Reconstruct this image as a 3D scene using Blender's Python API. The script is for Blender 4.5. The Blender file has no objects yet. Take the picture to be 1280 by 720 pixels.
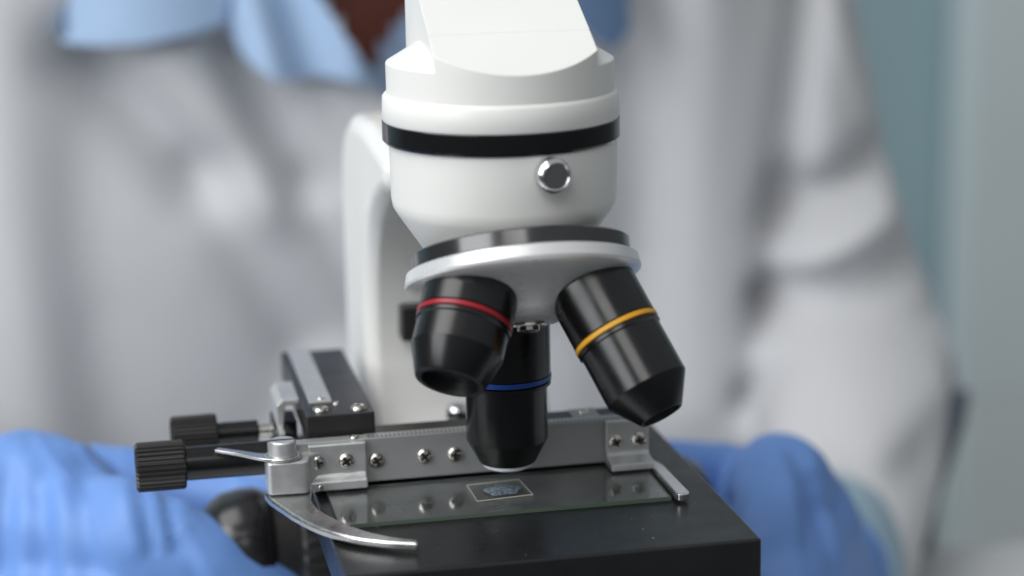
import bpy, bmesh, math, random
from mathutils import Vector, Matrix, noise
random.seed(7)
scene = bpy.context.scene
COL = scene.collection
PI = math.pi
ZT = 0.75                      # height of the table top above the floor, metres
OFF = 125.0                    # microscope frame (mm, z = 0 on top of the glass slide) to table top

def W(p):
    return Vector((p[0] / 1000.0, p[1] / 1000.0, (p[2] + OFF) / 1000.0 + ZT))

# ------------------------------------------------------------------ materials
def mat(name, base, rough=0.5, metal=0.0, bump=0.0, bscale=400.0, vary=0.0, vscale=60.0, coat=0.0, spec=0.5,
        rough_var=0.0, stretch=None, sheen=0.0):
    m = bpy.data.materials.new(name)
    m.use_nodes = True
    nt = m.node_tree
    b = nt.nodes['Principled BSDF']
    b.inputs['Base Color'].default_value = (*base, 1)
    b.inputs['Roughness'].default_value = rough
    b.inputs['Metallic'].default_value = metal
    b.inputs['Coat Weight'].default_value = coat
    b.inputs['Coat Roughness'].default_value = 0.15
    b.inputs['Specular IOR Level'].default_value = spec
    b.inputs['Sheen Weight'].default_value = sheen
    tc = nt.nodes.new('ShaderNodeTexCoord')
    src = tc.outputs['Object']
    if stretch:
        mp = nt.nodes.new('ShaderNodeMapping')
        mp.inputs['Scale'].default_value = stretch
        nt.links.new(src, mp.inputs['Vector'])
        src = mp.outputs['Vector']
    if vary > 0:
        n = nt.nodes.new('ShaderNodeTexNoise')
        n.inputs['Scale'].default_value = vscale
        n.inputs['Detail'].default_value = 5
        nt.links.new(tc.outputs['Object'], n.inputs['Vector'])
        mr = nt.nodes.new('ShaderNodeMapRange')
        mr.inputs['From Min'].default_value = 0.3
        mr.inputs['From Max'].default_value = 0.7
        mr.inputs['To Min'].default_value = 1 - vary
        mr.inputs['To Max'].default_value = 1 + vary
        nt.links.new(n.outputs['Fac'], mr.inputs['Value'])
        mx = nt.nodes.new('ShaderNodeMix')
        mx.data_type = 'RGBA'
        mx.blend_type = 'MULTIPLY'
        mx.inputs[0].default_value = 1.0
        mx.inputs[6].default_value = (*base, 1)
        nt.links.new(mr.outputs['Result'], mx.inputs[7])
        nt.links.new(mx.outputs[2], b.inputs['Base Color'])
    if rough_var > 0:
        n = nt.nodes.new('ShaderNodeTexNoise')
        n.inputs['Scale'].default_value = vscale * 2
        n.inputs['Detail'].default_value = 6
        nt.links.new(src, n.inputs['Vector'])
        mr = nt.nodes.new('ShaderNodeMapRange')
        mr.inputs['From Min'].default_value = 0.3
        mr.inputs['From Max'].default_value = 0.7
        mr.inputs['To Min'].default_value = max(0.02, rough - rough_var)
        mr.inputs['To Max'].default_value = rough + rough_var
        nt.links.new(n.outputs['Fac'], mr.inputs['Value'])
        nt.links.new(mr.outputs['Result'], b.inputs['Roughness'])
    if bump > 0:
        n = nt.nodes.new('ShaderNodeTexNoise')
        n.inputs['Scale'].default_value = bscale
        n.inputs['Detail'].default_value = 4
        nt.links.new(src, n.inputs['Vector'])
        bp = nt.nodes.new('ShaderNodeBump')
        bp.inputs['Strength'].default_value = bump
        bp.inputs['Distance'].default_value = 0.0005
        nt.links.new(n.outputs['Fac'], bp.inputs['Height'])
        nt.links.new(bp.outputs['Normal'], b.inputs['Normal'])
    return m

M_white = mat('white_enamel', (0.80, 0.80, 0.775), 0.36, bump=0.04, bscale=900, vary=0.012, vscale=40, rough_var=0.04)
M_ring = mat('black_gloss', (0.006, 0.006, 0.007), 0.14, rough_var=0.04)
M_turret = mat('polished_black', (0.01, 0.01, 0.011), 0.2, spec=1.0, coat=0.5, rough_var=0.05)
M_black = mat('black_anodised', (0.022, 0.021, 0.021), 0.36, bump=0.05, bscale=1500, rough_var=0.06, vary=0.15)
M_objective = mat('black_objective_finish', (0.0045, 0.0045, 0.005), 0.24, spec=0.55, bump=0.01, bscale=1200, rough_var=0.05)
M_dark = mat('black_plastic', (0.014, 0.014, 0.015), 0.42, bump=0.05, bscale=800, vary=0.2)
M_gloss = mat('black_gloss_plastic', (0.015, 0.015, 0.017), 0.22, rough_var=0.05)
M_rim = mat('dark_rim', (0.05, 0.05, 0.052), 0.4, 0.4)
M_hole = mat('dark_bore', (0.006, 0.006, 0.007), 0.4)
M_steel = mat('satin_steel', (0.64, 0.65, 0.65), 0.38, 0.7, bump=0.14, bscale=2600, rough_var=0.07, vary=0.06, vscale=200)
M_rail = mat('grey_anodised_rail', (0.42, 0.43, 0.43), 0.42, 0.55, bump=0.05, bscale=1500, rough_var=0.06, stretch=(0.15, 1, 1))
M_chrome = mat('polished_chrome', (0.75, 0.75, 0.76), 0.13, 1.0, rough_var=0.04)
M_nickel = mat('nickel_screw', (0.66, 0.63, 0.58), 0.2, 1.0)
M_recess_shade = mat('screw_recess_shade', (0.05, 0.045, 0.04), 0.5, 0.6)  # dark colour paints the shade inside screw recesses
M_satin = mat('satin_chrome', (0.80, 0.805, 0.81), 0.30, 0.45, rough_var=0.05)
M_red = mat('red_band', (0.30, 0.008, 0.018), 0.35)
M_yellow = mat('yellow_band', (0.72, 0.36, 0.02), 0.4)
M_blue = mat('blue_band', (0.012, 0.06, 0.30), 0.35)
M_clip = mat('worn_spring_steel', (0.58, 0.575, 0.57), 0.24, 0.95, rough_var=0.1, bump=0.05, bscale=700, vary=0.1, vscale=150)
M_grey = mat('grey_screw_face', (0.13, 0.13, 0.135), 0.5, 0.4)
M_tan = mat('pale_brass', (0.45, 0.42, 0.36), 0.35, 0.9)

def stage_material():
    m = mat('black_stage_paint', (0.011, 0.0115, 0.0125), 0.31, bump=0.05, bscale=1600, rough_var=0.06)
    nt = m.node_tree
    b = nt.nodes['Principled BSDF']
    tc = nt.nodes.new('ShaderNodeTexCoord')
    v = nt.nodes.new('ShaderNodeTexVoronoi')
    v.inputs['Scale'].default_value = 210
    nt.links.new(tc.outputs['Object'], v.inputs['Vector'])
    lt = nt.nodes.new('ShaderNodeMath'); lt.operation = 'LESS_THAN'
    lt.inputs[1].default_value = 0.045
    nt.links.new(v.outputs['Distance'], lt.inputs[0])
    gt = nt.nodes.new('ShaderNodeMath'); gt.operation = 'GREATER_THAN'
    gt.inputs[1].default_value = 0.6
    sp = nt.nodes.new('ShaderNodeSeparateColor')
    nt.links.new(v.outputs['Color'], sp.inputs[0])
    nt.links.new(sp.outputs[0], gt.inputs[0])
    mu = nt.nodes.new('ShaderNodeMath'); mu.operation = 'MULTIPLY'
    nt.links.new(lt.outputs[0], mu.inputs[0]); nt.links.new(gt.outputs[0], mu.inputs[1])
    mx = nt.nodes.new('ShaderNodeMix'); mx.data_type = 'RGBA'
    mx.inputs[6].default_value = (0.011, 0.0115, 0.0125, 1)
    mx.inputs[7].default_value = (0.30, 0.31, 0.33, 1)
    nt.links.new(mu.outputs[0], mx.inputs[0])
    nt.links.new(mx.outputs[2], b.inputs['Base Color'])
    return m
M_stage = stage_material()

def scale_material():
    m = mat('engraved_scale', (0.52, 0.53, 0.52), 0.42, 0.8, rough_var=0.05)
    nt = m.node_tree
    b = nt.nodes['Principled BSDF']
    tc = nt.nodes.new('ShaderNodeTexCoord')
    sx = nt.nodes.new('ShaderNodeSeparateXYZ')
    nt.links.new(tc.outputs['Object'], sx.inputs[0])
    def math_(op, a, c):
        n = nt.nodes.new('ShaderNodeMath'); n.operation = op
        for i, q in enumerate((a, c)):
            if isinstance(q, (int, float)): n.inputs[i].default_value = q
            else: nt.links.new(q, n.inputs[i])
        return n.outputs[0]
    fr = math_('FRACT', math_('MULTIPLY', sx.outputs['X'], 1000.0), 0)
    tick = math_('LESS_THAN', fr, 0.25)
    half = math_('LESS_THAN', sx.outputs['Y'], 0.0004)
    fac = math_('MULTIPLY', math_('MULTIPLY', tick, half), 0.75)
    mx = nt.nodes.new('ShaderNodeMix'); mx.data_type = 'RGBA'
    mx.inputs[6].default_value = (0.52, 0.53, 0.52, 1)
    mx.inputs[7].default_value = (0.06, 0.06, 0.06, 1)
    nt.links.new(fac, mx.inputs[0]); nt.links.new(mx.outputs[2], b.inputs['Base Color'])
    return m
M_scale = scale_material()

def glass(name, col, rough=0.0, ior=1.5, trans=1.0):
    m = bpy.data.materials.new(name); m.use_nodes = True
    b = m.node_tree.nodes['Principled BSDF']
    b.inputs['Base Color'].default_value = (*col, 1)
    b.inputs['Roughness'].default_value = rough
    b.inputs['IOR'].default_value = ior
    b.inputs['Transmission Weight'].default_value = trans
    return m
M_glass = glass('clear_glass', (0.96, 0.985, 0.97), 0.02)
def reflection_haze(m):  # pale diffuse film paints the grey reflection on the slide
    nt = m.node_tree; b = nt.nodes['Principled BSDF']; out = nt.nodes['Material Output']
    d_ = nt.nodes.new('ShaderNodeBsdfDiffuse'); d_.inputs[0].default_value = (0.75, 0.78, 0.78, 1)
    tc = nt.nodes.new('ShaderNodeTexCoord'); n = nt.nodes.new('ShaderNodeTexNoise'); n.inputs['Scale'].default_value = 90; n.inputs['Detail'].default_value = 6
    mr = nt.nodes.new('ShaderNodeMapRange'); mr.inputs['From Min'].default_value = 0.3; mr.inputs['From Max'].default_value = 0.75; mr.inputs['To Min'].default_value = 0.012; mr.inputs['To Max'].default_value = 0.05
    x = nt.nodes.new('ShaderNodeMixShader')
    nt.links.new(tc.outputs['Object'], n.inputs['Vector']); nt.links.new(n.outputs['Fac'], mr.inputs['Value']); nt.links.new(mr.outputs['Result'], x.inputs[0])
    nt.links.new(b.outputs[0], x.inputs[1]); nt.links.new(d_.outputs[0], x.inputs[2]); nt.links.new(x.outputs[0], out.inputs[0])
reflection_haze(M_glass)
M_edge = glass('ground_glass_edge', (0.12, 0.17, 0.13), 0.3, trans=0.3)
def thin_glass(name):
    m = bpy.data.materials.new(name); m.use_nodes = True; nt = m.node_tree
    nt.nodes.remove(nt.nodes['Principled BSDF'])
    t = nt.nodes.new('ShaderNodeBsdfTransparent'); g = nt.nodes.new('ShaderNodeBsdfGlossy'); lw = nt.nodes.new('ShaderNodeLayerWeight'); pw = nt.nodes.new('ShaderNodeMath'); f = nt.nodes.new('ShaderNodeMath'); x = nt.nodes.new('ShaderNodeMixShader')
    t.inputs[0].default_value = (0.97, 0.98, 0.975, 1); g.inputs['Roughness'].default_value = 0.03; pw.operation = 'POWER'; pw.inputs[1].default_value = 5.0; f.operation = 'MULTIPLY_ADD'; f.inputs[1].default_value = 0.5; f.inputs[2].default_value = 0.025
    lw.inputs['Blend'].default_value = 0.5
    nt.links.new(lw.outputs['Facing'], pw.inputs[0]); nt.links.new(pw.outputs[0], f.inputs[0])
    nt.links.new(f.outputs[0], x.inputs[0]); nt.links.new(t.outputs[0], x.inputs[1]); nt.links.new(g.outputs[0], x.inputs[2])
    nt.links.new(x.outputs[0], nt.nodes['Material Output'].inputs[0])
    return m
M_cover = thin_glass('cover_glass')
M_coveredge = glass('cover_glass_edge', (0.90, 0.90, 0.76), 0.4, trans=0.1)
M_lens = mat('coated_lens', (0.86, 0.91, 0.96), 0.2, 0.15, rough_var=0.06)
M_drop = glass('cloudy_liquid', (0.50, 0.62, 0.76), 0.18, 1.4, trans=0.0)

def speckle(m):
    nt = m.node_tree; b = nt.nodes['Principled BSDF']
    tc = nt.nodes.new('ShaderNodeTexCoord'); n = nt.nodes.new('ShaderNodeTexNoise')
    n.inputs['Scale'].default_value = 900; n.inputs['Detail'].default_value = 6; n.inputs['Roughness'].default_value = 0.7
    nt.links.new(tc.outputs['Object'], n.inputs['Vector'])
    r = nt.nodes.new('ShaderNodeValToRGB')
    r.color_ramp.elements[0].position = 0.40; r.color_ramp.elements[0].color = (0.07, 0.10, 0.15, 1)
    r.color_ramp.elements[1].position = 0.66; r.color_ramp.elements[1].color = (0.42, 0.52, 0.62, 1)
    nt.links.new(n.outputs['Fac'], r.inputs['Fac']); nt.links.new(r.outputs['Color'], b.inputs['Base Color'])
    bp = nt.nodes.new('ShaderNodeBump'); bp.inputs['Strength'].default_value = 0.8; bp.inputs['Distance'].default_value = 0.001
    nt.links.new(n.outputs['Fac'], bp.inputs['Height']); nt.links.new(bp.outputs['Normal'], b.inputs['Normal'])
speckle(M_drop)
M_coat = mat('white_coat_cotton', (0.625, 0.63, 0.645), 0.85, bump=0.15, bscale=1500, vary=0.02, vscale=25, spec=0.2, sheen=0.1)
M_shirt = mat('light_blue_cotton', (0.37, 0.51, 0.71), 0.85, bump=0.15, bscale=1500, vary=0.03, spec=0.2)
M_shirt_shade = mat('shaded_shirt_cotton', (0.11, 0.18, 0.30), 0.85, spec=0.2, vary=0.04)  # shirt cloth darkened to paint the shadow beside the head
M_gap_shade = mat('gap_shade_cotton', (0.09, 0.11, 0.14), 0.85, spec=0.2, vary=0.05)  # dark tone for the painted shade in the sleeve gap
M_cuff = mat('pale_teal_cotton', (0.33, 0.46, 0.55), 0.85, spec=0.2, vary=0.03)
M_skin = mat('skin', (0.25, 0.07, 0.045), 0.5, vary=0.06, vscale=50, bump=0.05)
M_hair = mat('dark_hair', (0.02, 0.014, 0.01), 0.5)
M_glove = mat('blue_nitrile', (0.155, 0.305, 0.68), 0.5, bump=0.12, bscale=200, vary=0.05, vscale=60, spec=0.4)
M_teal = mat('teal_wall_paint', (0.37, 0.52, 0.57), 0.7, vary=0.03, vscale=3)
M_pale = mat('pale_panel_paint', (0.80, 0.89, 0.91), 0.6, vary=0.03, vscale=3)
M_beige = mat('beige_panel_paint', (0.80, 0.87, 0.87), 0.6, vary=0.03, vscale=3)
M_table = mat('white_laminate', (0.55, 0.56, 0.57), 0.35, vary=0.02, vscale=8)
M_floor = mat('grey_vinyl', (0.25, 0.26, 0.27), 0.5, vary=0.06, vscale=4)

# ------------------------------------------------------------------ mesh helpers (all lengths mm, microscope frame)
def frame(d):
    d = Vector(d).normalized()
    a = Vector((0, 0, 1)) if abs(d.z) < 0.9 else Vector((1, 0, 0))
    u = d.cross(a).normalized(); v = d.cross(u).normalized()
    return u, v, d

class MB:
    def __init__(s): s.bm = bmesh.new()
    def box(s, x0, x1, y0, y1, z0, z1, mi=0):
        vs = [s.bm.verts.new((x, y, z)) for x in (x0, x1) for y in (y0, y1) for z in (z0, z1)]
        for f in ((0, 1, 3, 2), (4, 6, 7, 5), (0, 4, 5, 1), (2, 3, 7, 6), (0, 2, 6, 4), (1, 5, 7, 3)):
            s.bm.faces.new([vs[i] for i in f]).material_index = mi
        return s
    def prism(s, pts, lo, hi, axis='z', mi=0, side_mi=None):
        def P(a, b, c):
            return (a, b, c) if axis == 'z' else ((c, a, b) if axis == 'x' else (a, c, b))
        n = len(pts)
        A = [s.bm.verts.new(P(a, b, lo)) for a, b in pts]
        B = [s.bm.verts.new(P(a, b, hi)) for a, b in pts]
        s.bm.faces.new(A[::-1]).material_index = mi; s.bm.faces.new(B).material_index = mi
        for i in range(n):
            j = (i + 1) % n
            s.bm.faces.new((A[i], A[j], B[j], B[i])).material_index = mi if side_mi is None else side_mi
        return s
    def lathe(s, prof, o=(0, 0, 0), d=(0, 0, 1), seg=64, mis=None, knurl=None):
        """prof: (r, t) pairs, t along d from o; mis: material index for each band; knurl: (lo band, hi band, ridges, depth)"""
        u, v, d = frame(d); o = Vector(o); rings = []
        if knurl: seg = knurl[2] * 4
        for k, (r, t) in enumerate(prof):
            if r < 1e-6:
                rings.append([s.bm.verts.new(o + d * t)]); continue
            ring = []
            for i in range(seg):
                a = 2 * PI * i / seg; rr = r
                if knurl and knurl[0] <= k <= knurl[1] and i % 4 >= 2: rr -= knurl[3]
                ring.append(s.bm.verts.new(o + d * t + (u * math.cos(a) + v * math.sin(a)) * rr))
            rings.append(ring)
        for k in range(len(rings) - 1):
            A, B = rings[k], rings[k + 1]; mi = mis[k] if mis else 0
            for i in range(seg):
                j = (i + 1) % seg
                if len(A) == 1 and len(B) == 1: continue
                f = (A[0], B[i], B[j]) if len(A) == 1 else ((A[i], B[0], A[j]) if len(B) == 1 else (A[i], B[i], B[j], A[j]))
                s.bm.faces.new(f).material_index = mi
        if len(rings[0]) > 1: s.bm.faces.new(rings[0]).material_index = mis[0] if mis else 0
        if len(rings[-1]) > 1: s.bm.faces.new(rings[-1]).material_index = mis[-1] if mis else 0
        return s
    def cyl(s, o, d, r, h, seg=48, ch=0.25, r2=None, **k):
        r2 = r if r2 is None else r2
        return s.lathe([(0, 0), (r - ch, 0), (r, ch), (r2, h - ch), (r2 - ch, h), (0, h)], o, d, seg, **k)
    def tube(s, pts, rad, seg=16):
        pts = [Vector(p) for p in pts]; rings = []
        for i, p in enumerate(pts):
            d = (pts[min(i + 1, len(pts) - 1)] - pts[max(i - 1, 0)])
            u, v, _ = frame(d)
            r = rad[i] if isinstance(rad, (list, tuple)) else rad
            rings.append([s.bm.verts.new(p + (u * math.cos(2 * PI * k / seg) + v * math.sin(2 * PI * k / seg)) * r) for k in range(seg)])
        for A, B in zip(rings, rings[1:]):
            for k in range(seg):
                j = (k + 1) % seg
                s.bm.faces.new((A[k], A[j], B[j], B[k]))
        s.bm.faces.new(rings[0][::-1]); s.bm.faces.new(rings[-1])
        return s
    def ball(s, c, r, seg=20):
        r = (r, r, r) if isinstance(r, (int, float)) else r
        n = seg // 2 + 2; c = Vector(c); n0 = len(s.bm.verts)
        s.lathe([(math.sin(PI * i / n) if 0 < i < n else 0, -math.cos(PI * i / n)) for i in range(n + 1)], (0, 0, 0), (0, 0, 1), seg)
        s.bm.verts.ensure_lookup_table()
        for v in s.bm.verts[n0:]: v.co = Vector((v.co.x * r[0] + c.x, v.co.y * r[1] + c.y, v.co.z * r[2] + c.z))
        return s
    def capsule(s, p, q, r0, r1, seg=18):
        p, q = Vector(p), Vector(q); L = (q - p).length; k = 6
        prof = [(r0 * math.sin(PI / 2 * i / k), -r0 * math.cos(PI / 2 * i / k)) for i in range(k + 1)]
        prof += [(r1 * math.cos(PI / 2 * i / k), L + r1 * math.sin(PI / 2 * i / k)) for i in range(k + 1)]
        prof[0] = (0, -r0); prof[-1] = (0, L + r1)
        return s.lathe(prof, p, q - p, seg)
    def chain(s, pts):
        for a, b in zip(pts, pts[1:]): s.capsule(a[:3], b[:3], a[3], b[3])
        return s

def finish(name, bm, mats, parent=None, bevel=0.0, seg=3, sharp=32, smooth=True, recalc=True):
    if recalc: bmesh.ops.recalc_face_normals(bm, faces=bm.faces[:])
    for f in bm.faces: f.smooth = smooth
    for e in bm.edges:
        if len(e.link_faces) == 2 and e.calc_face_angle(0) > math.radians(sharp): e.smooth = False
    vs = [v.co.copy() for v in bm.verts]
    c = Vector([(min(v[i] for v in vs) + max(v[i] for v in vs)) / 2 for i in range(3)])
    for v in bm.verts: v.co = (v.co - c) / 1000.0
    me = bpy.data.meshes.new(name); bm.to_mesh(me); bm.free()
    o = bpy.data.objects.new(name, me); COL.objects.link(o)
    for m in (mats if isinstance(mats, (list, tuple)) else [mats]): me.materials.append(m)
    place(o, W(c), parent)
    if bevel > 0:
        b = o.modifiers.new('bevel', 'BEVEL'); b.width = bevel / 1000.0; b.segments = seg
        b.limit_method = 'ANGLE'; b.angle_limit = math.radians(32); b.harden_normals = True
    return o

WORLD = {}
def place(o, wpos, parent=None):
    WORLD[o.name] = Vector(wpos)
    o.parent = parent
    o.location = Vector(wpos) - (WORLD[parent.name] if parent else Vector((0, 0, 0)))

def tag(o, label=None, cat=None, group=None, kind=None):
    if label: o['label'] = label
    if cat: o['category'] = cat
    if group: o['group'] = group
    if kind: o['kind'] = kind
    return o

def thing(name, p, label, cat):
    o = bpy.data.objects.new(name, None); COL.objects.link(o); o.empty_display_size = 0.02
    place(o, W(p)); return tag(o, label, cat)

def clone(src, d, parent):
    c = src.copy(); COL.objects.link(c)
    place(c, WORLD[src.name] + Vector(d) / 1000.0, parent)
    return c

def remesh(bm, voxel, smooth_it=8, factor=0.5):
    me = bpy.data.meshes.new('tmp'); bm.to_mesh(me); bm.free()
    o = bpy.data.objects.new('tmp', me); COL.objects.link(o)
    r = o.modifiers.new('r', 'REMESH'); r.mode = 'VOXEL'; r.voxel_size = voxel
    if smooth_it:
        sm = o.modifiers.new('s', 'SMOOTH'); sm.iterations = smooth_it; sm.factor = factor
    dg = bpy.context.evaluated_depsgraph_get(); dg.update()
    nm = bpy.data.meshes.new_from_object(o.evaluated_get(dg))
    out = bmesh.new(); out.from_mesh(nm)
    bpy.data.objects.remove(o); bpy.data.meshes.remove(me); bpy.data.meshes.remove(nm)
    out.normal_update()
    return out

# ------------------------------------------------------------------ setting
def setting():
    m = MB(); m.box(-1800, 1800, -1500, 1006, -900, -875)
    tag(finish('floor', m.bm, M_floor, smooth=False), kind='structure')
    m = MB(); m.box(-1800, 1800, 1006, 1060, -875, 1800)
    tag(finish('wall', m.bm, M_teal, smooth=False), kind='structure')
setting()

cab = thing('storage_cabinet', (860, 985, -875), 'tall pale grey green cabinet standing against the teal wall', 'cabinet')
m = MB(); m.box(548, 1200, 952, 1000, -290, 1100); finish('upper_door', m.bm, M_pale, cab, bevel=1)
m = MB(); m.box(548, 1200, 952, 1000, -875, -291); finish('lower_door', m.bm, M_beige, cab, bevel=1)

tab = thing('table', (0, -100, -875), 'white laminate table under the microscope', 'table')
m = MB(); m.box(-700, 700, -150, 252, -150, -125); finish('table_top', m.bm, M_table, tab, bevel=2)
m = MB(); m.box(-660, -610, -130, -80, -875, -150.5); lg = finish('leg', m.bm, M_satin, tab, bevel=2)
for dx, dy in ((1220, 0), (0, 270), (1220, 270)): clone(lg, (dx, dy, 0), tab)

# ------------------------------------------------------------------ microscope
AX, AY = 3.0, 2.2
S = thing('microscope', (AX, 60, -125), 'white and black laboratory microscope with three objectives on a turret', 'microscope')

# base and arm
m = MB(); m.prism([(-45, -70), (51, -70), (56, -60), (56, 110), (46, 120), (-40, 120), (-50, 110), (-50, -60)], -124.6, -95)
finish('base', m.bm, M_white, S, bevel=6, seg=4)
m = MB(); m.cyl((AX, AY, -95), (0, 0, 1), 19, 18, ch=1.0); m.cyl((AX, AY, -77), (0, 0, 1), 15, 2, ch=0.4)
finish('illuminator', m.bm, M_dark, S)
# profile of the arm in y, z
def arm():
    front = [(46, -6), (52, -4.6), (57, -1.5), (61, 4), (63.5, 12), (64.5, 24), (62.5, 36), (58, 46), (51, 54), (42, 60), (32, 64), (22, 66.5)]
    back = [(22, 75), (60, 77.5), (84, 76.5), (95, 72), (102, 65), (105, 54), (105.5, 20), (106, -40), (107, -95)]
    low = [(60, -95), (58, -50), (54, -30), (46, -18)]
    pts = front + back + low
    mm = MB(); mm.prism(pts, -20.5, 26.5, axis='x')
    return finish('arm', mm.bm, M_white, S, bevel=4.5, seg=5, sharp=40)
arm()
m = MB(); m.box(-12, -3.5, 58.5, 65.5, 21.5, 30.5); sp = finish('stop_plate', m.bm, M_black, S, bevel=0.8)

# head: lower body, black ring, collar, cylindrical top and the inclined prism housing
m = MB()
m.lathe([(0, 54), (15, 54), (18.2, 57.2), (23.9, 65.6), (24.8, 67.2), (25.1, 69), (25.3, 82.0), (0, 82.0)], (AX + 0.4, AY, 0), seg=128)
hb = finish('head_body', m.bm, M_white, S, bevel=0.0, sharp=24)
m = MB(); m.lathe([(24, 81.6), (25.8, 81.6), (26.3, 82.2), (26.3, 86.2), (26.1, 86.4), (24, 86.4)], (AX, AY, 0), seg=128)
finish('trim_ring', m.bm, M_ring, S)
m = MB(); m.lathe([(0, 86.4), (26.05, 86.4), (26.25, 86.7), (26.05, 91.6), (25.6, 92.2), (24.9, 92.4), (0, 92.4)], (AX, AY, 0), seg=128)
finish('head_collar', m.bm, M_white, S, sharp=50)
m = MB(); m.lathe([(0, 92.2), (25.1, 92.2), (25.1, 97.9), (0, 97.9)], (AX, AY, 0), seg=128)
for sgn in (-1, 1):   # sloping shoulders either side of the prism housing
    k = MB(); k.lathe([(0, 97.9), (25.1, 97.9), (25.1, 98.9), (24.9, 99.2), (16.5, 104.2), (0, 104.2)], (AX, AY, 0), seg=128)
    bmesh.ops.bisect_plane(k.bm, geom=k.bm.verts[:] + k.bm.edges[:] + k.bm.faces[:], plane_co=(AX + sgn * 16.4, 0, 0), plane_no=(sgn, 0, 0), clear_inner=True)
    tmp = bpy.data.meshes.new('tmp'); k.bm.to_mesh(tmp); k.bm.free(); m.bm.from_mesh(tmp); bpy.data.meshes.remove(tmp)
finish('head_cap', m.bm, M_white, S, sharp=24)
def housing():
    R, hw = 25.16, 17.6; mm = MB(); bm = mm.bm; n = 40
    s = math.tan(math.radians(28)); zf = 98.6
    zz = lambda y: zf + (y + R) * s
    xs = [-hw + 2 * hw * i / n for i in range(n + 1)]
    yc, yu = -11.5, 23.0
    rows = [[bm.verts.new((AX + x, AY - math.sqrt(R * R - x * x), 92.6)) for x in xs],
            [bm.verts.new((AX + x, AY - math.sqrt(R * R - x * x), zz(-math.sqrt(R * R - x * x)))) for x in xs],
            [bm.verts.new((AX + x, AY + yc, zz(yc))) for x in xs],
            [bm.verts.new((AX + x, AY + yc + 0.25, zz(yc) - 0.12)) for x in xs],
            [bm.verts.new((AX + x, AY + yc + 0.5, zz(yc + 0.5) + 0.02)) for x in xs],
            [bm.verts.new((AX + x * 0.97, AY + yu, zz(yu))) for x in xs],
            [bm.verts.new((AX + x * 0.97, AY + yu, 92.6)) for x in xs]]
    for A, B in zip(rows, rows[1:] + rows[:1]):
        for i in range(n): bm.faces.new((A[i], A[i + 1], B[i + 1], B[i]))
    bm.faces.new([r[0] for r in rows]); bm.faces.new([r[-1] for r in rows][::-1])
    return finish('prism_housing', bm, M_white, S, bevel=0.5, seg=3, sharp=20)
housing()
d = Vector((0, math.cos(math.radians(45)), math.sin(math.radians(45))))
m = MB(); m.lathe([(0, 0), (12.5, 0), (12.5, 46), (0, 46)], (AX, AY + 16, 106), d)
et = finish('eyepiece_tube', m.bm, M_white, S, bevel=0.5)
m = MB(); m.lathe([(0, 0), (14.5, 0), (15, 1), (15, 20), (13, 24), (9, 24), (8, 22), (0, 22)], Vector((AX, AY + 16, 106)) + d * 46, d)
finish('eyepiece', m.bm, M_black, et)
# locking screw on the head
az = math.radians(11.5)
ks = Vector((math.sin(az), -math.cos(az), 0)); ko = Vector((AX, AY, 77.6)) + ks * 23.5
m = MB(); m.lathe([(0, 0), (2.4, 0), (2.4, 2.2), (3.55, 2.4), (3.75, 2.8), (3.75, 5.0), (3.3, 5.7), (2.9, 5.9), (2.75, 5.75), (0, 5.75)], ko, ks, 64,
        mis=[0, 0, 0, 0, 0, 0, 0, 0, 1, 1])
finish('locking_screw', m.bm, [M_chrome, M_grey], S)

# revolving nosepiece
AL = math.radians(23.0); AP = Vector((5.0, AY, 79.5))
aa = Vector((0, -math.sin(AL), -math.cos(AL))); au = Vector((0, math.cos(AL), -math.sin(AL))); aw = Vector((1, 0, 0))
m = MB(); m.lathe([(0, 22.9), (23.7, 22.9), (24.1, 23.3), (24.1, 26.3), (23.9, 26.6), (0, 26.6)], AP, aa, 128)
finish('turret_ring', m.bm, M_turret, S)
m = MB(); m.lathe([(0, 26.6), (24.9, 26.6), (25.6, 27.0), (26.1, 29.4), (25.9, 30.0), (25.2, 30.5), (23.4, 31.1), (20.0, 32.0), (16.5, 33.4), (13.2, 35.2), (10.4, 37.3), (8.4, 39.0), (7.0, 39.8), (0, 39.9)], AP, aa, 128)
np_ = finish('nosepiece', m.bm, M_satin, S, sharp=30)
m = MB(); m.cyl(AP + aa * 39.7, aa, 4.2, 1.0, ch=0.3); m.lathe([(0, 0), (2.6, 0), (2.5, 0.9), (1.8, 1.3), (0, 1.4)], AP + aa * 40.6, aa, 32)
finish('pivot_screw', m.bm, M_nickel, np_)

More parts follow.
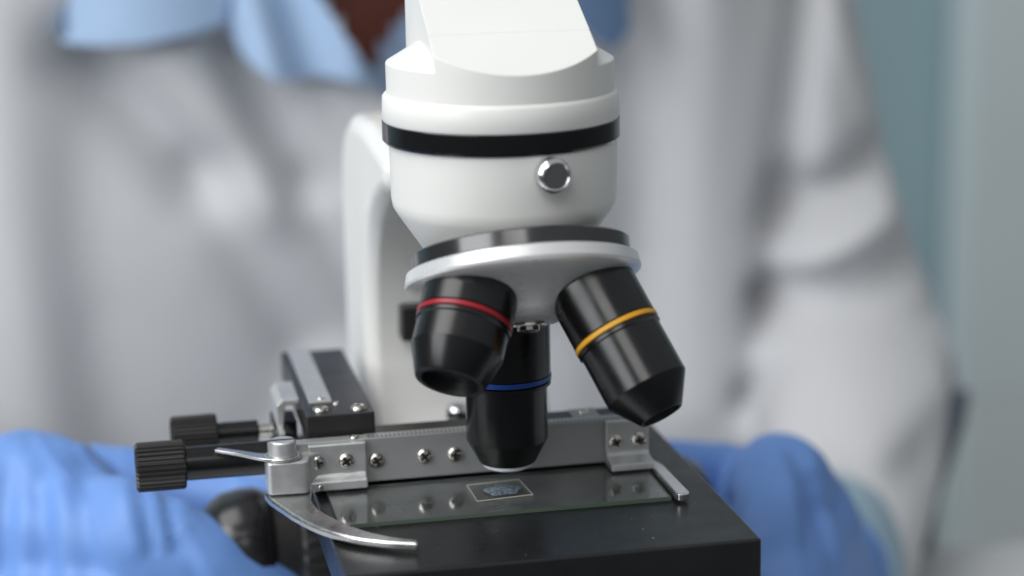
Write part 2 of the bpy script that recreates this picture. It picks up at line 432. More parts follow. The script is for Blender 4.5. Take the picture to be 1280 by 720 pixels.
def odir(deg):
    t = math.radians(deg)
    return (aa * math.cos(AL) + (au * math.cos(t) + aw * math.sin(t)) * math.sin(AL)).normalized()
def objective(dirn, o, top, band, cone, tip, rtip, bandmat, lens_r, colour, lensbulge=0.0, step=0.0, R=9.7):
    R = R + step
    mm = MB()
    prof = [(0, top), (R - 0.4, top), (R, top + 0.4), (R, band - 0.9), (R - 0.45, band - 0.62), (R - 0.45, band + 0.62), (R + 0.05, band + 0.9), (R + 0.05, band + 1.6),
            (R - 0.35 - step, band + 1.9), (R - 0.35 - step, cone - 0.2), (R - 0.5 - step, cone + 0.1), (rtip + 0.25, tip - 0.3), (rtip, tip), (lens_r, tip), (lens_r - 0.4, tip - 2.6), (0, tip - 2.6)]
    mm.lathe(prof, o, dirn, 96, mis=[0] * 12 + [2, 1, 1])
    ob = finish('objective', mm.bm, [M_objective, M_hole, M_rim], S, sharp=22)
    ob['label'] = colour
    mm = MB(); mm.lathe([(R - 0.6, band - 0.6), (R - 0.05, band - 0.58), (R + 0.14, band - 0.4), (R + 0.14, band + 0.4), (R - 0.05, band + 0.58), (R - 0.6, band + 0.6)], o, dirn, 96)
    finish('colour_band', mm.bm, bandmat, ob)
    mm = MB()
    if lensbulge > 0: mm.lathe([(lens_r - 0.3, tip - 2.5), (lens_r - 0.1, tip + 0.1), (lens_r * 0.93, tip + lensbulge * 0.38), (lens_r * 0.72, tip + lensbulge * 0.66), (lens_r * 0.45, tip + lensbulge * 0.85), (lens_r * 0.2, tip + lensbulge * 0.97), (0, tip + lensbulge)], o, dirn, 48)
    else: mm.lathe([(lens_r - 0.45, tip - 2.5), (lens_r * 0.6, tip - 2.2), (0, tip - 2.1)], o, dirn, 48)
    finish('front_lens', mm.bm, M_lens if lensbulge > 0 else M_gloss, ob)
    return ob
AB = Vector((3.1, AY, 79.5))
blue = objective(odir(0), AB, 36.0, 52.5, 67.3, 72.6, 6.4, M_blue, 6.1, 'long black objective with a blue band pointing straight down', 2.5, 0.5)
objective(odir(120), AP + Vector((0.8, 0, 0)), 36.0, 48.6, 62.6, 69.0, 4.9, M_yellow, 4.4, 'black objective with a yellow band tilted outwards')
objective(odir(-120), AP + Vector((-0.9, 0, 0)), 34.5, 43.2, 50.8, 57.4, 7.4, M_red, 6.3, 'short black objective with a red band and open front', R=10.3)

# specimen stage
SX0, SX1, SY0, SY1 = -40.6, 49.7, -41.5, 60.0
m = MB(); m.box(SX0, SX1, SY0, SY1, -10.6, -1.0)
finish('stage', m.bm, M_stage, S, bevel=0.7, seg=3)
m = MB(); m.box(-14, 20, -14, 64, -22, -10.7); finish('stage_bracket', m.bm, M_dark, S, bevel=1)
m = MB(); m.lathe([(0, -46), (16, -46), (18, -44), (18, -30), (22, -28), (22, -14), (18, -10.8), (0, -10.8)], (AX, AY, 0)); finish('condenser', m.bm, M_dark, S)

# focus knobs on both sides of the arm
for sx, nm in ((-1, 0), (1, 1)):
    xo = -20.3 if sx < 0 else 26.3
    m = MB(); m.lathe([(0, 0), (11, 0), (11, 5), (21, 6), (22, 7), (22, 19), (21, 20), (14, 21), (14, 26), (0, 26)], (xo, 66, -34), (sx, 0, 0), knurl=(4, 5, 36, 0.7))
    kn = finish('coarse_focus_knob', m.bm, M_dark, S)
    m = MB(); m.lathe([(0, 26), (13.5, 26), (15, 27), (16.2, 30), (16.2, 34), (15.2, 38.5), (13, 42.0), (9, 44.8), (4, 46), (0, 46.2)], (xo, 66, -33), (sx, 0, 0), 96)
    finish('fine_focus_knob', m.bm, M_gloss, S, sharp=60)

# ---- mechanical stage: long rail along the slide
m = MB(); m.box(-50.5, 39.6, 13.0, 16.4, 0.7, 11.3); rail = finish('cross_rail', m.bm, M_rail, S, bevel=0.25)
m = MB(); m.box(-28.0, 39.3, 13.3, 15.9, 11.31, 11.55); finish('millimetre_scale', m.bm, M_scale, rail, bevel=0.05)
m = MB(); m.prism([(-40, 16.5), (38, 16.5), (41.5, 20.0), (37, 25.0), (-40, 25.0)], -0.9, 10.6); finish('guide_bar', m.bm, M_black, rail, bevel=0.3)
m = MB(); m.box(22.5, 29, 18.0, 24.4, 10.6, 11.0); finish('index_plate', m.bm, M_tan, rail, bevel=0.15)

# screws
def screw_mesh(R=1.85, H=1.05):
    bm = bmesh.new(); nr, ns = 14, 56; rings = []
    for k in range(nr + 1):
        r = R * k / nr; row = []
        for i in range(1 if k == 0 else ns):
            a = 2 * PI * i / ns; x, z = r * math.cos(a), r * math.sin(a)
            h = H * math.sqrt(max(0, 1 - 0.93 * (r / R) ** 2.4))
            cx, cz = (x + z) * .7071, (z - x) * .7071
            arm_ = min(abs(cx), abs(cz)) < 0.30 and max(abs(cx), abs(cz)) < 1.1
            if arm_: h -= 0.6
            row.append((bm.verts.new((x, -h, z)), arm_))
        rings.append(row)
    for A, B in zip(rings, rings[1:]):
        for i in range(ns):
            j = (i + 1) % ns
            q = [A[0], B[i], B[j]] if len(A) == 1 else [A[i], B[i], B[j], A[j]]
            f = bm.faces.new([t[0] for t in q]); f.material_index = 1 if sum(t[1] for t in q) > len(q) / 2 else 0
    base = [bm.verts.new((t[0].co.x, 0.4, t[0].co.z)) for t in rings[-1]]
    for i in range(ns):
        j = (i + 1) % ns; bm.faces.new((rings[-1][i][0], base[i], base[j], rings[-1][j][0]))
    bm.faces.new(base[::-1])
    return bm
first = finish('screw', screw_mesh(), [M_nickel, M_recess_shade], rail, sharp=50)
BASE = WORLD[first.name].copy()
def screw_at(x, y, z, parent, rot=0.0, s=1.0, up=False, obj_=None):
    o = obj_ or first.copy()
    if obj_ is None: COL.objects.link(o)
    WORLD[o.name] = W((x, y, z)); o.parent = parent
    o.location = WORLD[o.name] - WORLD[parent.name]
    o.rotation_euler = (-PI / 2, 0, rot) if up else (0, rot, 0)
    o.scale = (s, s, s)
    return o
screw_at(-25.7, 12.7, 5.8, rail, 0.3, obj_=first)
screw_at(-14.4, 12.7, 5.9, rail, 0.1)
screw_at(-7.2, 12.7, 5.7, rail, 0.8)
screw_at(25.8, 21.2, 11.2, rail, 0.5, 0.7, up=True)

# left bracket with the swinging slide clip
m = MB(); m.box(-41.6, -28.2, 11.4, 12.98, 2.8, 11.0)
m.prism([(12.9, 3.4), (11.4, 4.2), (10.7, 3.2), (9.5, 2.7), (9.2, 0.5), (12.9, 0.5)], -41.6, -28.3, axis='x')
br = finish('clip_bracket', m.bm, M_steel, S, bevel=0.45)
m = MB(); m.prism([(-51.6, 6.2), (-50.9, 5.4), (-43.4, 5.0), (-42.4, 5.5), (-42.0, 6.6), (-41.8, 8.6), (-41.2, 10.0), (-40.0, 11.0), (-38.4, 11.5), (-38.4, 12.97), (-51.6, 12.97)], 1.85, 9.4)
finish('pivot_block', m.bm, M_steel, br, bevel=0.5)
m = MB(); m.lathe([(0, 10.3), (3.2, 10.3), (3.2, 10.6), (3.0, 13.4), (2.7, 13.7), (0, 13.7)], (-47.6, 9.4, 0), seg=48)
ps = finish('slotted_screw', m.bm, M_steel, br, sharp=25)
m = MB(); m.box(-50.7, -44.5, 9.0, 9.8, 13.68, 13.76); finish('slot_shade', m.bm, M_recess_shade, ps)  # flat dark bar stands in for the shaded slot
screw_at(-39.6, 11.2, 6.8, br, 0.55); screw_at(-32.9, 11.2, 6.8, br, 0.15)
screw_at(-30.6, 14.2, 11.5, br, 0.2, 0.6, up=True)
# thumb lever and sickle shaped spring arm are one bent piece of sheet
def ribbon(mm, outer, inner, z0, z1):
    n = len(outer)
    T = [[mm.bm.verts.new((p[0], p[1], z)) for p in L] for L in (outer, inner) for z in (z0, z1)]
    oL, oH, iL, iH = T
    for i in range(n - 1):
        mm.bm.faces.new((oH[i], oH[i + 1], iH[i + 1], iH[i])); mm.bm.faces.new((oL[i], iL[i], iL[i + 1], oL[i + 1]))
        mm.bm.faces.new((oL[i], oL[i + 1], oH[i + 1], oH[i])); mm.bm.faces.new((iL[i], iH[i], iH[i + 1], iL[i + 1]))
    mm.bm.faces.new((oL[0], oH[0], iH[0], iL[0])); mm.bm.faces.new((oL[-1], iL[-1], iH[-1], oH[-1]))
def smooth_pts(pts, n=40):
    out = []; P = [Vector((*p, 0)) for p in pts]; P = [2 * P[0] - P[1]] + P + [2 * P[-1] - P[-2]]
    k = len(pts) - 1
    for i in range(n + 1):
        t = k * i / n; j = min(int(t), k - 1); f = t - j
        a, b, c_, d_ = P[j], P[j + 1], P[j + 2], P[j + 3]
        q = 0.5 * (2 * b + (c_ - a) * f + (2 * a - 5 * b + 4 * c_ - d_) * f * f + (3 * b - a - 3 * c_ + d_) * f ** 3)
        out.append((q.x, q.y))
    return out
m = MB()
outer = smooth_pts([(-52.4, 9), (-51.6, 4.6), (-49.7, -1.2), (-47.3, -8.2), (-43.2, -16.9), (-37.2, -24.4), (-30.5, -29.2), (-23.6, -32.4)])
inner = smooth_pts([(-41.0, 9), (-41.8, 5.0), (-42.2, 0.5), (-41.2, -5.6), (-38.4, -12.6), (-34.0, -20.4), (-28.8, -26.2), (-23.1, -30.2)])
ribbon(m, outer, inner, -0.35, 1.55)
finish('slide_clip', m.bm, M_clip, br, bevel=0.7, seg=4, sharp=60)
m = MB(); m.cyl((-39.6, 7.4, 1.4), (0, 0, 1), 0.7, 1.5, ch=0.2)
finish('clip_pin', m.bm, M_nickel, br)
m = MB()
m.cyl((-47.6, 9.4, 9.45), (0, 0, 1), 4.3, 0.9, ch=0.25)
o2 = smooth_pts([(-48.5, 5.2), (-53.0, 8.0), (-58.0, 13.2), (-62.6, 17.0)], 16); i2 = smooth_pts([(-47.5, 9.9), (-52.2, 11.6), (-57.0, 15.2), (-61.6, 18.6)], 16)
ribbon(m, o2, i2, 9.5, 10.2)
finish('thumb_lever', m.bm, M_clip, br, bevel=0.2, sharp=40)

# right fixed finger
m = MB(); m.box(28.9, 39.4, 11.7, 12.98, 2.6, 11.15); m.prism([(12.9, 3.6), (11.7, 3.6), (10.8, 2.7), (6.4, 1.9), (6.2, 0.4), (12.9, 0.4)], 28.9, 39.3, axis='x')
fg = finish('end_stop', m.bm, M_steel, S, bevel=0.3)
m = MB(); m.prism([(38.4, 12.8), (38.3, -14.6), (38.7, -15.4), (39.5, -15.8), (40.6, -15.7), (41.4, -15.0), (41.6, -14.0), (41.2, 6), (40.0, 10.5), (39.3, 12.8)], -0.4, 1.35)
finish('finger', m.bm, M_chrome, fg, bevel=0.3)
screw_at(31.2, 11.5, 6.0, fg, 0.2); screw_at(36.9, 11.5, 6.2, fg, 0.6)

# rear carriage (front to back travel)
m = MB(); m.box(-41.0, -25.0, 18.4, 77.5, 9.2, 16.0)
ca = finish('rear_slide_block', m.bm, M_black, S, bevel=0.35)
m = MB(); m.box(-39.2, -33.8, 28.4, 77.2, 15.9, 16.5); finish('steel_strip', m.bm, M_steel, ca, bevel=0.2)
m = MB(); m.box(-38.5, -26.5, 26.5, 59.6, -0.9, 9.15); finish('carriage_block', m.bm, M_dark, ca, bevel=0.4)
m = MB(); m.prism([(-46.5, 9), (-46.5, 14.6), (-45.2, 16.0), (-41.05, 16.0), (-41.05, 14.6), (-44.4, 14.4), (-45.0, 9)], 33.5, 50, axis='y'); finish('side_bracket', m.bm, M_steel, ca, bevel=0.3)
m = MB(); m.box(-47.0, -41.2, 38, 48, 2, 9.2); m.cyl((-44.5, 30.5, 6.5), (0, 1, 0), 2.6, 7, ch=0.4); finish('pinion_housing', m.bm, M_dark, ca, bevel=0.4)
m = MB(); m.box(-46.4, -45.2, 27.5, 34, 3.2, 9.6); finish('spring_plate', m.bm, M_steel, ca, bevel=0.2)
for q in ((-37.2, 22.7), (-28.4, 21.7)):
    m = MB(); m.lathe([(0, 16.02), (2.55, 16.02), (2.5, 16.06), (0, 16.06)], (q[0], q[1], 0), seg=40); finish('counterbore_shade', m.bm, M_hole, ca)  # flat black disc paints the shade of a bore
    screw_at(q[0], q[1], 16.3, ca, 0.4 + q[0], 1.05, up=True)
screw_at(-33.0, 27.0, 16.2, ca, 0.2, 0.45, up=True)
screw_at(-36.2, 31.0, 16.6, ca, 0.2, 0.5, up=True)

# drive knobs
def knob(x0, x1, y, z, R, ridges, shaft):
    mm = MB(); mm.lathe([(0, 0.35), (R - 1.4, 0.35), (R - 1.3, 0.0), (R - 0.5, 0.0), (R, 0.55), (R, x1 - x0 - 0.5), (R - 0.5, x1 - x0), (0, x1 - x0)], (x0, y, z), (1, 0, 0), knurl=(3, 6, ridges, 0.42))
    k = finish('drive_knob', mm.bm, M_black, S, sharp=25)
    for (a, b, r, mt, nm) in shaft:
        mm = MB(); mm.lathe([(0, 0), (r - 0.3, 0), (r, 0.3), (r, b - a - 0.3), (r - 0.3, b - a), (0, b - a)], (a, y, z), (1, 0, 0), 48)
        finish(nm, mm.bm, mt, k)
knob(-80.6, -69.2, 21.0, 6.1, 5.75, 30, [(-69.3, -41.5, 3.95, M_objective, 'shaft')])
knob(-71.5, -60.4, 41.5, 6.4, 5.1, 30, [(-60.5, -50.5, 2.75, M_objective, 'shaft'), (-50.6, -41, 1.5, M_nickel, 'spindle')])

# limit screw standing on the stage behind the rail
m = MB(); m.cyl((0.8, 52, -1.0), (0, 0, 1), 1.7, 4.2); m.lathe([(0, 2.6), (3.0, 2.6), (3.4, 3.1), (3.4, 4.8), (2.9, 5.8), (1.4, 6.3), (0, 6.4)], (0.8, 52, 0), seg=40)
finish('limit_screw', m.bm, M_chrome, S, sharp=50)
screw_at(-4.8, 58.3, 26.0, sp, 0.2, 0.7)

# ------------------------------------------------------------------ glass slide, drop, cover slip
m = MB(); m.box(-37.8, 37.8, -12.9, 12.6, -0.96, 0.0)
for f in m.bm.faces:
    f.normal_update()
    if abs(f.normal.z) < 0.5: f.material_index = 1
tag(finish('glass_slide', m.bm, [M_glass, M_edge], bevel=0.08, seg=2), 'clear glass slide with pale green edges lying on the black stage', 'glass slide')
drop = MB()
drop.lathe([(3.7, 0.03), (3.9, 0.12), (3.6, 0.18), (0, 0.2)], (1.6, 1.2, 0), seg=48)
for v in drop.bm.verts:
    a = math.atan2(v.co.y - 1.2, v.co.x - 1.6); k = 1 + 0.12 * math.sin(2 * a + 1) + 0.07 * math.sin(5 * a)
    k += 0.10 * noise.noise(Vector((3 * math.cos(a), 3 * math.sin(a), 0)))
    v.co.x = 1.6 + (v.co.x - 1.6) * k; v.co.y = 1.2 + (v.co.y - 1.2) * k
tag(finish('specimen_drop', drop.bm, M_drop), 'small cloudy drop of liquid under the cover slip', 'liquid drop')
m = MB(); m.prism([(-5.6, -5.7), (7.5, -4.3), (6.7, 7.0), (-5.9, 6.0)], 0.24, 0.40, side_mi=1)
tag(finish('cover_slip', m.bm, [M_cover, M_coveredge]), 'thin square cover slip in the middle of the glass slide', 'cover slip')

# ------------------------------------------------------------------ person
def seg_dist(px, pz, a):
    x0, z0, x1, z1 = a; dx, dz = x1 - x0, z1 - z0
    t = max(0, min(1, ((px - x0) * dx + (pz - z0) * dz) / (dx * dx + dz * dz)))
    return math.hypot(px - x0 - dx * t, pz - z0 - dz * t)

PC = (18, 400)
def torso(mm, g):
    cx, cy = PC
    mm.ball((cx, cy, -230), (182 + g, 112 + g, 130), 40)
    mm.ball((cx, cy, -110), (168 + g, 100 + g, 170), 40)
    mm.ball((cx, cy - 2, 30), (176 + g, 100 + g, 150), 40)
    mm.capsule((cx - 128, cy - 2, 95), (cx + 128, cy - 2, 95), 66 + g, 66 + g, 24)
    return mm
def arms(mm, g, hand=True):
    for pts in ([(158, 392, 98, 62), (190, 372, -5, 47), (214, 318, -82, 35), (156, 190, -106, 22), (132, 146, -95, 26)],
                [(-122, 392, 92, 60), (-160, 352, -10, 50), (-190, 290, -78, 41), (-150, 185, -78, 33), (-128, 140, -66, 27)]):
        mm.chain([(x, y, z, r + g) for x, y, z, r in (pts if hand else pts[:4])])
    return mm
RIGHT_HAND = [  # palm and five fingers round the focus knob (mm; x, y, z, radius)
    [(-134, 150, -72, 27), (-116, 112, -42, 28), (-108, 96, -32, 26)],
    [(-122, 126, -38, 22), (-108, 118, -31, 15), (-88, 118, -29, 10.8), (-66, 112, -32, 8.8), (-47, 104, -34, 7.6)],
    [(-110, 100, -34, 24), (-102, 84, -29, 17), (-82, 64, -26, 13.2), (-63, 58, -34, 11.4), (-47, 57, -42, 9.6)],
    [(-114, 100, -48, 23), (-106, 78, -46, 16), (-88, 58, -44, 13.0), (-71, 54, -56, 10.6), (-58, 56, -66, 8.8)],
    [(-118, 104, -62, 21), (-111, 78, -63, 14), (-94, 57, -61, 11.0), (-77, 54, -71, 9.2), (-64, 58, -80, 7.6)],
    [(-122, 112, -74, 18), (-116, 86, -79, 12), (-100, 66, -77, 9.0), (-86, 62, -86, 7.8), (-75, 65, -92, 6.8)]]
LEFT_HAND = [
    [(128, 150, -98, 24), (112, 114, -70, 23), (104, 98, -54, 22)],
    [(118, 126, -66, 20), (106, 118, -51, 14.5), (89, 114, -42, 11), (72, 106, -35, 9.4), (54, 98, -31, 7.8)],
    [(105, 100, -50, 19), (99, 88, -36, 14.5), (84, 64, -41, 11.4), (72, 58, -55, 9.4), (59, 60, -64, 7.8)],
    [(107, 98, -62, 20), (100, 76, -51, 14.5), (87, 54, -55, 11.6), (75, 52, -69, 9.4), (62, 55, -79, 7.8)],
    [(112, 102, -76, 19), (106, 78, -67, 13.5), (95, 57, -70, 10.8), (83, 54, -83, 9), (72, 58, -92, 7.4)],
    [(118, 110, -86, 16), (111, 88, -82, 12), (101, 68, -87, 9), (93, 66, -97, 7.6), (84, 70, -103, 6.4)]]
def hands(mm, chains, g):
    for ch in chains: mm.chain([(x, y, z, r + g) for x, y, z, r in ch])
    return mm

P = thing('person', (PC[0], PC[1], -360), 'person in white lab coat and light blue shirt holding the focus knobs with blue gloves', 'person')
def body():
    mm = torso(MB(), -50); arms(mm, -23)
    for h in (RIGHT_HAND, LEFT_HAND): hands(mm, h, -1.8)
    mm.capsule((PC[0], 385, 130), (PC[0], 352, 235), 52, 50, 24)
    mm.ball((PC[0], 330, 300), (72, 88, 98), 36); mm.ball((PC[0], 296, 250), (50, 52, 44), 28)
    mm.ball((PC[0], 244, 286), (11, 17, 17), 16); mm.ball((PC[0], 250, 258), (22, 10, 8), 16)
    for s in (-1, 1): mm.ball((PC[0] + s * 72, 342, 290), (8, 18, 30), 16)
    bm = remesh(mm.bm, 3.2, 6)
    return finish('body', bm, M_skin, P, sharp=180, recalc=False)
bd = body()
m = MB(); m.ball((PC[0], 350, 330), (80, 88, 88), 40)
for v in m.bm.verts:
    if v.co.z < 318 and v.co.y < 320: v.co.y = 320 + (v.co.y - 320) * 0.1
finish('hair', m.bm, M_hair, P, sharp=180)
for s in (-1, 1):
    m = MB(); m.ball((PC[0] + s * 30, 256, 304), 11, 16); finish('eye', m.bm, M_coat, P, sharp=180)

def carve(bm, tri):
    (ax_, az_), (bx, bz), (cx, cz) = tri
    def inside(x, z):
        if z < az_: return False
        t = (z - az_)
        return ax_ + (bx - ax_) * t / (bz - az_) < x < ax_ + (cx - ax_) * t / (cz - az_)
    kill = [f for f in bm.faces if f.calc_center_median().y < PC[1] - 10 and inside(f.calc_center_median().x, f.calc_center_median().z)]
    bmesh.ops.delete(bm, geom=kill, context='FACES')

def shirt():
    bm = remesh(torso(MB(), -24).bm, 5, 6)
    for v in bm.verts:
        if v.normal.y < -0.2:
            v.co += v.normal * (2.5 * noise.noise(Vector((v.co.x / 26, v.co.z / 40, 3))))
    carve(bm, ((18, 56), (-28, 110), (60, 110)))
    top = [f for f in bm.faces if f.calc_center_median().z > 152]
    bmesh.ops.delete(bm, geom=top, context='FACES')
    return finish('shirt', bm, M_shirt, P, sharp=180, recalc=False)
sh = shirt()

FOLDS = [  # front of the coat: x0, z0, x1, z1, width, height
    (-84, 70, -48, 26, 13, -15), (-48, 26, -16, -40, 10, -5), (-60, 64, -22, 14, 11, 4), (-22, 14, 8, -50, 11, 2), (-34, 70, -10, 20, 8, -12), (-10, 20, 14, -34, 7, -4),
    (-118, 90, -100, -90, 16, 4), (10, 10, 24, -70, 12, 3),
    (146, 110, 138, -80, 16, 5), (120, 110, 112, -90, 14, -4),
    (197, 100, 181, 5, 9, -11), (181, 5, 174, -42, 9, -13), (174, -42, 165, -80, 8, -9),
    (178, -9, 224, 10, 9, -17), (182, -25, 224, -7, 7, 9), (177, -38, 236, -30, 10, -13), (174, -48, 236, -50, 9, -8), (171, -64, 227, -67, 8, 8), (165, -80, 202, -82, 7, -9), (206, 70, 232, 20, 9, 4)]
SLIT = (243, -76, 219, -140)   # gap between the sleeve and the skirt of the coat
def coat():
    mm = arms(torso(MB(), 4), 5, hand=False); mm.capsule((222, 345, -112), (228, 345, -270), 34, 38, 24); mm.capsule((138, 378, 95), (165, 368, -95), 62, 58, 24); mm.ball((-72, 346, 15), (100, 60, 170), 36); mm.capsule((-108, 340, 90), (-132, 330, -80), 58, 54, 24)
    bm = remesh(mm.bm, 4, 22)
    for v in bm.verts:
        if v.co.y < PC[1]:
            k = min(1.0, max(0.0, -v.normal.y + 0.25))
            h = sum(a * math.exp(-(seg_dist(v.co.x, v.co.z, (x0, z0, x1, z1)) / w_) ** 2) for x0, z0, x1, z1, w_, a in FOLDS)
            h += 1.2 * noise.noise(Vector((v.co.x / 70 + v.co.z / 120, v.co.z / 150, 1.7)))
            v.co += Vector((0, -1, 0)) * h * k
            v.co.y += 34 * math.exp(-(seg_dist(v.co.x, v.co.z, SLIT) / 4.5) ** 2)
    carve(bm, ((22, 44), (-12, 110), (100, 110)))
    return finish('lab_coat', bm, M_coat, P, sharp=180, recalc=False)
ct = coat()
m = MB(); m.tube([(241, 282, -74), (235, 275, -81), (224, 261, -90), (211, 244, -101), (201, 226, -113)], [3.0, 4.4, 5.0, 5.0, 4.6]); finish('sleeve_gap_shade', m.bm, M_gap_shade, ct, sharp=60)  # dark strip stands in for the shadow between sleeve and coat
def sheet(name, poly, y_of, thick, material, parent, sub=5):
    """a folded flap of cloth: outline in x, z with its own depth"""
    bm = bmesh.new()
    vs = [bm.verts.new((x, 0, z)) for x, z in poly]
    f = bm.faces.new(vs)
    bmesh.ops.triangulate(bm, faces=[f])
    for _ in range(sub): bmesh.ops.subdivide_edges(bm, edges=[e for e in bm.edges if e.calc_length() > 5], cuts=1); bmesh.ops.triangulate(bm, faces=bm.faces[:])
    for v in bm.verts: v.co.y = y_of(v.co.x, v.co.z)
    bmesh.ops.solidify(bm, geom=bm.faces[:], thickness=thick)
    return finish(name, bm, material, parent, sharp=60)
sheet('collar', [(-96, 165), (-92.5, 112), (-92.3, 75.5), (-78, 74.5), (-64.5, 75.0), (-50, 77), (-36.1, 80), (-30, 112), (-24, 165)], lambda x, z: 279 + 0.010 * (x + 66) ** 2 + max(0, z - 75) * 0.25, 4, M_shirt, sh)
sheet('collar', [(-33, 165), (-32.7, 104), (-35.9, 79), (-30.3, 67), (-20.8, 60), (-3.8, 60), (8, 58), (17.6, 54), (12, 64), (5.3, 73.5), (-4.0, 89), (-10, 110), (-14, 165)],
      lambda x, z: 283 + 6 * math.sin(x / 5.0 + z / 22) + 0.01 * (x + 15) ** 2 + max(0, z - 60) * 0.28, 4, M_shirt, sh)
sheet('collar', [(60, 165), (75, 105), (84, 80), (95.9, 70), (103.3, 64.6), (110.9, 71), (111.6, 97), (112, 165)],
      lambda x, z: 286 + 0.01 * (x - 90) ** 2 + max(0, z - 64) * 0.28, 4, M_shirt_shade, sh)['label'] = 'shirt collar flap with the shade put into its colour'

def gloves(chains, cuff_, label, seed, folds):
    """folds: stretched creases of the rubber, x0, y0, z0, x1, y1, z1, width, height"""
    mm = hands(MB(), chains, 0.6)
    mm.capsule(cuff_[0][:3], cuff_[1][:3], cuff_[0][3], cuff_[1][3])
    bm = remesh(mm.bm, 1.7, 16)
    segs = [(Vector((x0, y0 * 0.3, z0)), Vector((x1, y1 * 0.3, z1)), w_, a_) for x0, y0, z0, x1, y1, z1, w_, a_ in folds]
    for v in bm.verts:
        c = v.co
        w1 = noise.noise(Vector((c.x / 30 + seed, c.y / 30, c.z / 30)))
        q = Vector((c.x / 17 + c.z / 60 + 1.4 * w1, c.y / 40, c.z / 55 + seed))
        h = 0.9 * w1 + 1.0 * max(0, 1 - abs(noise.noise(q)) * 3.2) ** 2 * (0.4 + 0.6 * max(0, w1 + 0.5))
        if v.normal.y < 0.45:
            p = Vector((c.x, c.y * 0.3, c.z))
            for A, B, w_, a_ in segs:
                d_ = B - A; t = max(0.0, min(1.0, (p - A).dot(d_) / d_.dot(d_)))
                q_ = (p - A - d_ * t).length / w_
                if q_ < 2.5: h += a_ * math.exp(-q_ * q_)
        v.co += v.normal * h
    bm.normal_update()
    o = finish('glove', bm, M_glove, P, sharp=180, recalc=False)
    o['label'] = label
    return o
gloves(RIGHT_HAND, ((-134, 150, -72, 28.5), (-146, 178, -78, 31)), 'blue rubber glove on the hand beside the knurled drive knobs', 1.3, (
    (-104, 72, -16, -103, 66, -42, 3.2, -1.8), (-93, 72, -14, -88, 60, -40, 4.0, -2.6), (-79, 66, -14, -77, 52, -24, 2.0, -1.1), (-73, 64, -15, -72, 50, -25, 2.0, -1.0),
    (-112, 76, -10, -115, 72, -40, 3.5, -1.8), (-69, 54, -25, -66, 50, -36, 2.4, -1.0), (-108, 66, -14, -110, 62, -40, 3.2, 1.6), (-98.5, 66, -13, -97, 60, -38, 3.4, 1.8),
    (-84, 60, -9, -81, 52, -24, 2.6, 1.2), (-76, 58, -12, -74.5, 50, -23, 1.8, 0.9), (-108, 96, -4, -90, 104, -16, 3.0, -1.2)))
gloves(LEFT_HAND, ((128, 150, -98, 24.5), (139, 172, -97, 27)), 'blue rubber glove on the hand beside the bare end of the stage', 5.1, (
    (84, 92, -20, 71, 84, -26, 2.6, -2.0), (70, 78, -27, 78, 74, -34, 2.4, -1.8), (90, 66, -48, 96, 78, -34, 3.0, -2.2), (102, 76, -31, 102, 60, -62, 3.0, -2.2), (112, 88, -41, 116, 84, -66, 3.2, -1.8),
    (95, 74, -22, 88, 52, -52, 3.2, 2.0), (103.5, 76, -28, 107, 66, -62, 3.0, 1.8), (80, 66, -36, 76, 54, -56, 2.6, -1.4)))
for pts in ([(139, 165, -99), (156, 204, -104)], [(-142, 170, -77), (-158, 206, -78)]):
    a, b = Vector(pts[0]), Vector(pts[1])
    m = MB(); m.lathe([(25, 0), (27.4, 0), (28, 1.5), (29, (b - a).length), (25, (b - a).length)], a, b - a, 64)
    finish('shirt_cuff', m.bm, M_cuff, P, sharp=60)

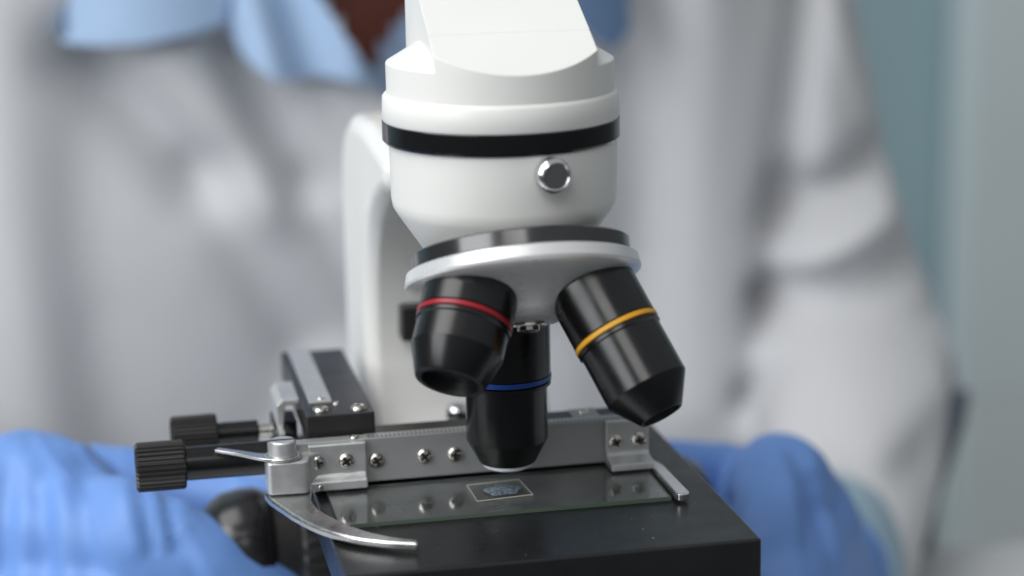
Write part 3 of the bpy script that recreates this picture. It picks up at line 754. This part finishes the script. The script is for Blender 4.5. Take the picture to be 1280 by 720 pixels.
# ------------------------------------------------------------------ light
def area(name, loc, target, size, power, col=(1, 1, 1), sy=None):
    L = bpy.data.lights.new(name, 'AREA'); L.energy = power; L.color = col
    L.shape = 'RECTANGLE'; L.size = size; L.size_y = sy or size
    o = bpy.data.objects.new(name, L); COL.objects.link(o); o.location = loc
    o.rotation_euler = (Vector(target) - Vector(loc)).to_track_quat('-Z', 'Y').to_euler()
    return o
C0 = W((0, 0, 40))
area('ceiling_panel_light', C0 + Vector((-0.7, 0.0, 1.2)), C0, 1.1, 11, (1.0, 0.985, 0.965), 0.8)
area('window_light', C0 + Vector((-0.78, -0.36, 0.46)), C0 + Vector((-0.12, 0.12, 0)), 0.6, 6.6, (0.96, 0.98, 1.0), 0.8)
area('front_panel_light', C0 + Vector((-0.3, -0.85, 0.8)), C0, 0.5, 2.4, (1.0, 0.99, 0.965), 0.4)
w = bpy.data.worlds.new('World'); scene.world = w; w.use_nodes = True
wn = w.node_tree
tcw = wn.nodes.new('ShaderNodeTexCoord'); sxw = wn.nodes.new('ShaderNodeSeparateXYZ'); rmp = wn.nodes.new('ShaderNodeValToRGB')
wn.links.new(tcw.outputs['Generated'], sxw.inputs[0])
mrw = wn.nodes.new('ShaderNodeMapRange'); mrw.inputs['From Min'].default_value = -1.0
wn.links.new(sxw.outputs['Z'], mrw.inputs['Value']); wn.links.new(mrw.outputs['Result'], rmp.inputs['Fac'])
rmp.color_ramp.elements[0].position = 0.35; rmp.color_ramp.elements[0].color = (0.06, 0.065, 0.07, 1)
rmp.color_ramp.elements[1].position = 0.85; rmp.color_ramp.elements[1].color = (0.36, 0.375, 0.39, 1)
wn.links.new(rmp.outputs['Color'], wn.nodes['Background'].inputs[0])
wn.nodes['Background'].inputs[1].default_value = 1.0

# ------------------------------------------------------------------ camera
cd = bpy.data.cameras.new('camera'); cam = bpy.data.objects.new('camera', cd); COL.objects.link(cam)
cx_ = Vector((0.97819921, -0.20694686, -0.01730014)); cy_ = Vector((0.06413259, 0.22180458, 0.97297982)); cf = Vector((0.19751787, 0.9528776, -0.23024111))
R3 = Matrix((cx_, cy_, -cf)).transposed()
cam.matrix_world = Matrix.Translation(W((-87.64925442, -443.99556837, 155.15281942))) @ R3.to_4x4()
cd.sensor_width = 36.0; cd.lens = 2598.05 * 36.0 / 1280.0
cd.clip_start = 0.01; cd.clip_end = 50
cd.dof.use_dof = True; cd.dof.focus_distance = 0.462; cd.dof.aperture_fstop = 6.0
scene.camera = cam
scene.view_settings.view_transform = 'Standard'; scene.view_settings.look = 'None'
scene.view_settings.exposure = 0.0; scene.view_settings.gamma = 1.0
scene.cycles.max_bounces = 10; scene.cycles.transmission_bounces = 8
scene.cycles.use_denoising = True
